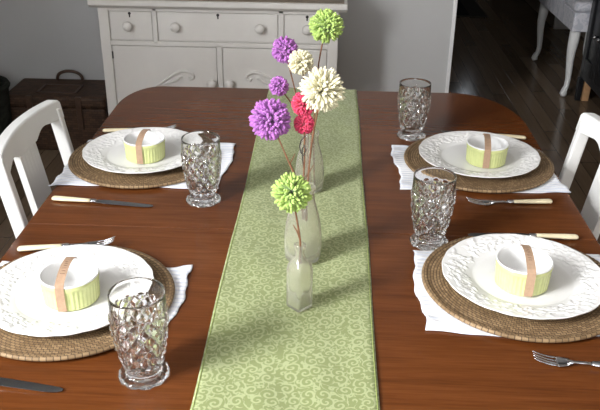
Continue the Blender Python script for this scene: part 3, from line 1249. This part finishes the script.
# ---------------------------------------------------------------- chairs
def chair(label, loc, rz):
    """white painted chair facing +x, origin on the floor below the back's front face"""
    r = thing('dining_chair', label, 'chair', loc, rz, 'white dining chairs')
    SL = 0.17
    W_ = 0.19
    def bx(z):                       # front face of the back posts at height z
        return -SL * (z - 0.71)
    def bow(y):                      # the back is hollowed towards its middle
        return -0.026 * max(0.0, 1 - (y / W_) ** 2)
    for s in (-1, 1):
        y0, y1 = sorted((s * W_, s * (W_ - 0.024)))
        mb = MB()
        zs = [0.0, 0.25, 0.45, 0.60, 0.71, 0.80, 0.857]
        vs, fs = [], []
        for z in zs:
            xf = bx(z) if z >= 0.45 else bx(0.45) - (0.45 - z) * 0.10
            vs += [(xf, y0, z), (xf, y1, z), (xf - 0.031, y1, z), (xf - 0.031, y0, z)]
        for i in range(len(zs) - 1):
            for j in range(4):
                fs.append((4 * i + j, 4 * i + (j + 1) % 4, 4 * i + 4 + (j + 1) % 4, 4 * i + 4 + j))
        fs += [(0, 1, 2, 3), tuple(4 * (len(zs) - 1) + j for j in (3, 2, 1, 0))]
        mb.add(vs, fs).build('back_post', M['painted_white'], r, bevel=0.005, seg=3)
    # crest rail: nearly straight top with rounded ends, scalloped underside
    def top_z(y):
        e = max(0.0, (abs(y) - (W_ - 0.014)) / 0.016)
        return 0.879 - 0.004 * (y / W_) ** 2 - 0.012 * (1 - math.sqrt(max(0.0, 1 - min(1, e) ** 2)))
    def low_z(y):
        a = abs(y)
        if a < 0.050:
            return 0.817
        t = min(1, (a - 0.050) / (W_ - 0.026 - 0.050))
        return 0.817 + 0.018 * math.sin(PI * 0.5 * min(1, t * 2.2)) - 0.010 * max(0, t - 0.5) * 2
    ys = np.linspace(-W_ - 0.001, W_ + 0.001, 57)
    n = len(ys)
    vs = []
    for y in ys:
        for z, dx in ((top_z(y), 0.002), (low_z(y), 0.002), (low_z(y), -0.026), (top_z(y), -0.026)):
            vs.append((bx(z) + dx + bow(y), y, z))
    fs = [(4 * i + j, 4 * i + (j + 1) % 4, 4 * i + 4 + (j + 1) % 4, 4 * i + 4 + j) for i in range(n - 1) for j in range(4)]
    fs += [(0, 1, 2, 3), tuple(4 * (n - 1) + j for j in (3, 2, 1, 0))]
    MB().add(vs, fs).build('crest_rail', M['painted_white'], r, bevel=0.005, seg=3)
    # splat with five shallow flutes in its upper part
    ny, nz = 70, 40
    def sp_pt(u, v):
        z = 0.47 + (0.822 - 0.47) * v
        y = (2 * u - 1) * 0.050
        g_ = 0.0
        if z > 0.755:
            ph = (2 * u - 1) * 2.9
            g_ = 0.0014 * max(0.0, math.cos(ph * 2 * PI)) ** 4 * min(1, (z - 0.755) / 0.012) * (1 if abs(ph) < 2.5 else 0)
        return (bx(z) - 0.029 - g_, y, z)
    F = [sp_pt(i / ny, j / nz) for j in range(nz + 1) for i in range(ny + 1)]
    Wd = ny + 1
    fs = [(j * Wd + i, j * Wd + i + 1, (j + 1) * Wd + i + 1, (j + 1) * Wd + i) for j in range(nz) for i in range(ny)]
    N = len(F)
    Bk = [(bx(p[2]) - 0.045, p[1], p[2]) for p in F]
    fs += [tuple(N + i for i in reversed(q)) for q in list(fs)]
    ring = list(range(Wd)) + [j * Wd + ny for j in range(1, nz + 1)] + [nz * Wd + i for i in range(ny - 1, -1, -1)] + [j * Wd for j in range(nz - 1, 0, -1)]
    fs += [(a, N + a, N + b, b) for a, b in zip(ring, ring[1:] + ring[:1])]
    MB().add(F + Bk, fs).build('back_splat', M['painted_white'], r)
    seat = [(0.03, -0.185), (0.40, -0.215), (0.43, -0.19), (0.435, 0.0), (0.43, 0.19), (0.40, 0.215), (0.03, 0.185)]
    MB().prism(seat, 0.435, 0.465).build('seat', M['painted_white'], r, bevel=0.010, seg=3)
    apn = MB()
    apn.box(0.02, 0.40, -0.185, -0.165, 0.37, 0.436)
    apn.box(0.02, 0.40, 0.165, 0.185, 0.37, 0.436)
    apn.box(0.385, 0.405, -0.185, 0.185, 0.37, 0.436)
    apn.box(0.0, 0.035, -0.168, 0.168, 0.37, 0.470)
    apn.build('seat_rail', M['painted_white'], r, bevel=0.003)
    for s in (-1, 1):
        MB().lathe([(0, 0), (0.013, 0), (0.018, 0.2), (0.022, 0.436), (0, 0.436)], 16).build('front_leg', M['painted_white'], r, smooth=True, loc=(0.385, s * 0.17, 0))
    return r


chair('white painted wooden dining chair at the left of the table, back toward the hamper', (-0.645, 1.660, 0), 0)
chair('white painted wooden dining chair at the right of the table', (0.592, 1.660, 0), PI)

# ---------------------------------------------------------------- chest against the back wall
ch = thing('sideboard_chest', 'old white painted chest with three drawers and two carved doors behind the table', 'chest', (-0.49, 3.40, 0))
X0, X1 = -0.522, 0.522         # body half width in local x, front at local y = 0
YD = 0.45
bd = MB()
bd.box(X0, X1, 0.012, YD, 0.07, 0.757)
bd.build('carcass', M['chest_paint'], ch, bevel=0.004)
fr = MB()
fr.box(X0 - 0.002, X0 + 0.043, -0.002, 0.014, 0.07, 0.757)
fr.box(X1 - 0.043, X1 + 0.002, -0.002, 0.014, 0.07, 0.757)
fr.box(X0, X1, 0, 0.014, 0.742, 0.757)
fr.box(X0, X1, 0, 0.014, 0.590, 0.611)
fr.box(X0, X1, 0, 0.014, 0.07, 0.115)
fr.box(-0.288, -0.268, 0, 0.014, 0.60, 0.757)
fr.box(0.263, 0.287, 0, 0.014, 0.60, 0.757)
fr.box(-0.010, 0.014, 0, 0.014, 0.10, 0.60)
fr.build('face_frame', M['chest_paint'], ch, bevel=0.003)
tp = MB()
tp.prism([(-0.012, 0.757), (-0.034, 0.772), (-0.034, 0.790), (-0.030, 0.795), (YD + 0.005, 0.795), (YD + 0.005, 0.757)], X0 - 0.034, X1 + 0.038, 'x')
tp.build('chest_top', M['chest_paint'], ch, bevel=0.003)
MB().box(X0 - 0.02, X1 + 0.024, -0.016, YD, 0.7945, 0.797).build('worn_top_surface', M['chest_top_worn'], ch)


def knob(parent, x, z, y=0.0):
    kb = MB().lathe([(0.0, 0.0), (0.010, 0.0), (0.0085, 0.010), (0.012, 0.014), (0.0205, 0.020), (0.0215, 0.026), (0.016, 0.033), (0.0, 0.035)], 24)
    o = kb.build('knob', M['chest_paint'], parent, smooth=True, loc=(x, y, z))
    o.rotation_euler.x = PI / 2
    return o


def keyhole(parent, x, z, y):
    return MB().lathe([(0, 0), (0.0065, 0), (0.0065, 0.001), (0, 0.001)], 12).box(-0.003, 0.003, -0.017, 0.0, 0.0, 0.001).build('keyhole', M['dark_wire'], parent, loc=(x, y, z))


for x0, x1, kxs, kh in ((-0.476, -0.291, (-0.394,), -0.387), (-0.265, 0.260, (-0.185, 0.184), 0.0), (0.290, 0.477, (0.388,), 0.388)):
    d = MB().box(x0, x1, 0.004, 0.024, 0.6145, 0.739).build('drawer', M['chest_paint'], ch, bevel=0.003)
    for kx in kxs:
        knob(d, kx, 0.680, 0.004)
    o = keyhole(d, kh, 0.731, 0.0042)
    o.rotation_euler.x = PI / 2


def smooth_line(pts, sub=6):
    pts = [Vector(p) for p in pts]
    out = []
    for i in range(len(pts) - 1):
        p0_, p1, p2, p3 = pts[max(0, i - 1)], pts[i], pts[i + 1], pts[min(len(pts) - 1, i + 2)]
        for j in range(sub):
            t = j / sub
            out.append(0.5 * ((2 * p1) + (p2 - p0_) * t + (2 * p0_ - 5 * p1 + 4 * p2 - p3) * t * t + (3 * p1 - p0_ - 3 * p2 + p3) * t ** 3))
    out.append(pts[-1])
    return out


SCROLL = [(-.300, .398), (-.273, .417), (-.236, .442), (-.205, .463), (-.170, .478), (-.140, .476), (-.121, .462), (-.122, .446), (-.136, .441), (-.143, .450)]
LEAF = [(-.270, .412), (-.225, .424), (-.195, .437), (-.178, .452), (-.168, .446)]
for s in (-1, 1):
    x0, x1 = (-0.476, -0.012) if s < 0 else (0.016, 0.477)
    d = MB().box(x0, x1, 0.003, 0.024, 0.118, 0.587).build('door', M['chest_paint'], ch, bevel=0.003)
    kx = -0.036 if s < 0 else 0.044
    knob(d, kx, 0.428, 0.003)
    mir = 1 if s < 0 else -1
    cv_ = MB()
    for ln, w0, w1 in ((SCROLL, 0.0075, 0.0042), (LEAF, 0.0065, 0.0030)):
        q = smooth_line([(mir * x, 0.001, z) for x, z in ln])
        cv_.tube(q, [(w1 + (w0 - w1) * math.sin(PI * i / (len(q) - 1))) * min(1, 0.3 + i / 8) for i in range(len(q))], 8)
    cv_.build('carved_scroll', M['chest_paint'], d, smooth=True)
MB().box(-0.479, -0.474, -0.003, 0.003, 0.530, 0.562).build('hinge', M['dark_wire'], ch)
for lx in (X0 + 0.03, X1 - 0.03):
    for ly in (0.03, YD - 0.03):
        MB().lathe([(0, 0), (0.016, 0), (0.024, 0.04), (0.028, 0.075), (0, 0.075)], 16).build('foot', M['chest_paint'], ch, smooth=True, loc=(lx, ly, 0))

# ---------------------------------------------------------------- wicker hamper
hp = thing('picnic_hamper', 'brown wicker hamper with a loop handle on the floor left of the white chest', 'hamper', (-1.325, 3.715, 0))
MB().box(-0.245, 0.245, -0.14, 0.14, 0.0, 0.225).build('basket_body', M['hamper_wicker'], hp, bevel=0.012, seg=3)
MB().box(-0.252, 0.252, -0.147, 0.147, 0.226, 0.285).build('lid', M['hamper_wicker'], hp, bevel=0.016, seg=3)
hd = MB()
hd.tube([(-0.065 + 0.0 + 0.065 * (1 - math.cos(a)), 0.125, 0.280 + 0.05 * math.sin(a) ** 0.7) for a in np.linspace(0.02, PI - 0.02, 24)], 0.008, 10)
hd.build('loop_handle', M['dark_leather'], hp, smooth=True)
ps = MB()
for x0, x1, y0, y1 in ((-0.10, 0.10, -0.10, -0.085), (-0.10, 0.10, 0.02, 0.035), (-0.10, -0.085, -0.10, 0.035), (0.085, 0.10, -0.10, 0.035)):
    ps.box(x0, x1, y0, y1, 0.284, 0.290)
ps.build('lid_frame', M['dark_leather'], hp, bevel=0.002)
for sx_ in (-0.12, 0.12):
    MB().box(sx_ - 0.014, sx_ + 0.014, -0.152, -0.139, 0.12, 0.287).build('strap', M['dark_leather'], hp, bevel=0.002)
MB().box(-0.03, 0.03, -0.153, -0.146, 0.20, 0.25).build('clasp', M['brass_dark'], hp, bevel=0.003)

# dark basket at the left border
bk = thing('floor_basket', 'very dark round basket on the floor at the left border, left of the hamper', 'basket', (-1.665, 3.52, 0))
MB().lathe([(0, 0.002), (0.11, 0.0), (0.125, 0.05), (0.135, 0.25), (0.140, 0.335), (0.144, 0.345), (0.140, 0.355), (0.130, 0.345), (0.120, 0.20), (0.10, 0.02), (0, 0.02)], 40).build(
    'basket_body', M['basket_dark'], bk, smooth=True)
MB().lathe([(0.146, 0.335), (0.150, 0.346), (0.142, 0.360), (0.128, 0.355), (0.126, 0.340)], 40, closed=True).build('basket_rim', M['basket_dark'], bk, smooth=True)

# ---------------------------------------------------------------- bench with cabriole legs
bn = thing('upholstered_bench', 'pale brocade bench with white curved legs in the far room', 'bench', (1.605, 5.015, 0))
x0, x1, y0, y1 = -0.205, 0.185, -0.42, 0.42
MB().box(x0, x1, y0, y1, 0.398, 0.510).build('seat_skirt', M['brocade_pale'], bn, bevel=0.008, seg=3)
MB().box(x0 - 0.004, x1 + 0.004, y0 - 0.004, y1 + 0.004, 0.5105, 0.57).build('seat_cushion', M['brocade_pale'], bn, bevel=0.025, seg=4)
for sx_ in (-1, 1):
    for sy_ in (-1, 1):
        px = (x0 + 0.035) if sx_ < 0 else (x1 - 0.035)
        py = (y0 + 0.045) if sy_ < 0 else (y1 - 0.045)
        ox, oy = sx_ * 0.7, sy_ * 0.5
        prof = [(0.0, 0.402, 0.036), (0.004, 0.33, 0.036), (0.010, 0.28, 0.031), (0.008, 0.22, 0.026), (0.0, 0.15, 0.022), (-0.004, 0.10, 0.019), (0.002, 0.06, 0.018), (0.018, 0.035, 0.021), (0.022, 0.018, 0.025), (0.016, 0.003, 0.020)]
        MB().tube([(px + ox * o_, py + oy * o_, z) for o_, z, _ in prof], [q * 0.86 for _, _, q in prof], 14).build('leg', M['painted_white'], bn, smooth=True)

# ---------------------------------------------------------------- black cabinet at the right border
cb = thing('black_cabinet', 'black panelled cabinet with a small knob at the right border', 'cabinet', (1.472, 4.16, 0))
CY0, CY1, CZ0, CZ1 = -0.43, 0.42, 0.14, 1.05
MB().box(0.012, 0.325, CY0, CY1, CZ0, CZ1).build('carcass', M['black_paint'], cb, bevel=0.004)
MB().box(-0.012, 0.33, CY0 - 0.015, CY1 + 0.015, CZ1, CZ1 + 0.03).build('cabinet_top', M['black_paint'], cb, bevel=0.006)
for a, b in ((CY0 + 0.03, 0.142), (0.150, CY1 - 0.03)):
    dr = MB()
    st_ = 0.055
    dr.box(0, 0.016, a, a + st_, CZ0 + 0.05, CZ1 - 0.02)
    dr.box(0, 0.016, b - st_, b, CZ0 + 0.05, CZ1 - 0.02)
    dr.box(0, 0.016, a + st_, b - st_, CZ0 + 0.05, CZ0 + 0.13)
    dr.box(0, 0.016, a + st_, b - st_, CZ1 - 0.10, CZ1 - 0.02)
    dr.box(0.010, 0.016, a + st_, b - st_, CZ0 + 0.13, CZ1 - 0.10)
    d = dr.build('door', M['black_paint'], cb, bevel=0.003)
    ky = a + st_ * 0.6 if a > -0.05 else b - st_ * 0.5
    o = MB().lathe([(0, 0), (0.007, 0), (0.006, 0.012), (0.013, 0.020), (0.010, 0.028), (0, 0.030)], 16).build('knob', M['steel'], d, smooth=True, loc=(0, ky, 0.435))
    o.rotation_euler.y = -PI / 2
for ly in (CY0 + 0.02, CY1 - 0.02):
    MB().prism([(ly - 0.012, 0.0), (ly + 0.012, 0.0), (ly + 0.016, CZ0), (ly - 0.020, CZ0)], 0.0, 0.030, 'x').build('leg', M['black_paint'], cb, bevel=0.002)
    o = MB().prism([(ly - 0.018, 0.0), (ly + 0.010, 0.0), (ly + 0.015, CZ0), (ly - 0.030, CZ0)], 0.036, 0.075, 'x').build('foot_block', M['tan_wood'], cb, bevel=0.002)
    o['label'] = 'bare tan wood foot'

# ---------------------------------------------------------------- mat in the far room
mt = thing('floor_mat', 'dark bordered mat on the wood floor in the far room', 'mat', (0.95, 7.30, 0))
MB().box(-0.36, 0.36, -0.63, 0.63, 0.0, 0.008).build('mat_border', M['mat_border'], mt, bevel=0.003)
MB().box(-0.22, 0.22, -0.60, 0.60, 0.0085, 0.0105).build('mat_field', M['mat_dark'], mt, bevel=0.001)
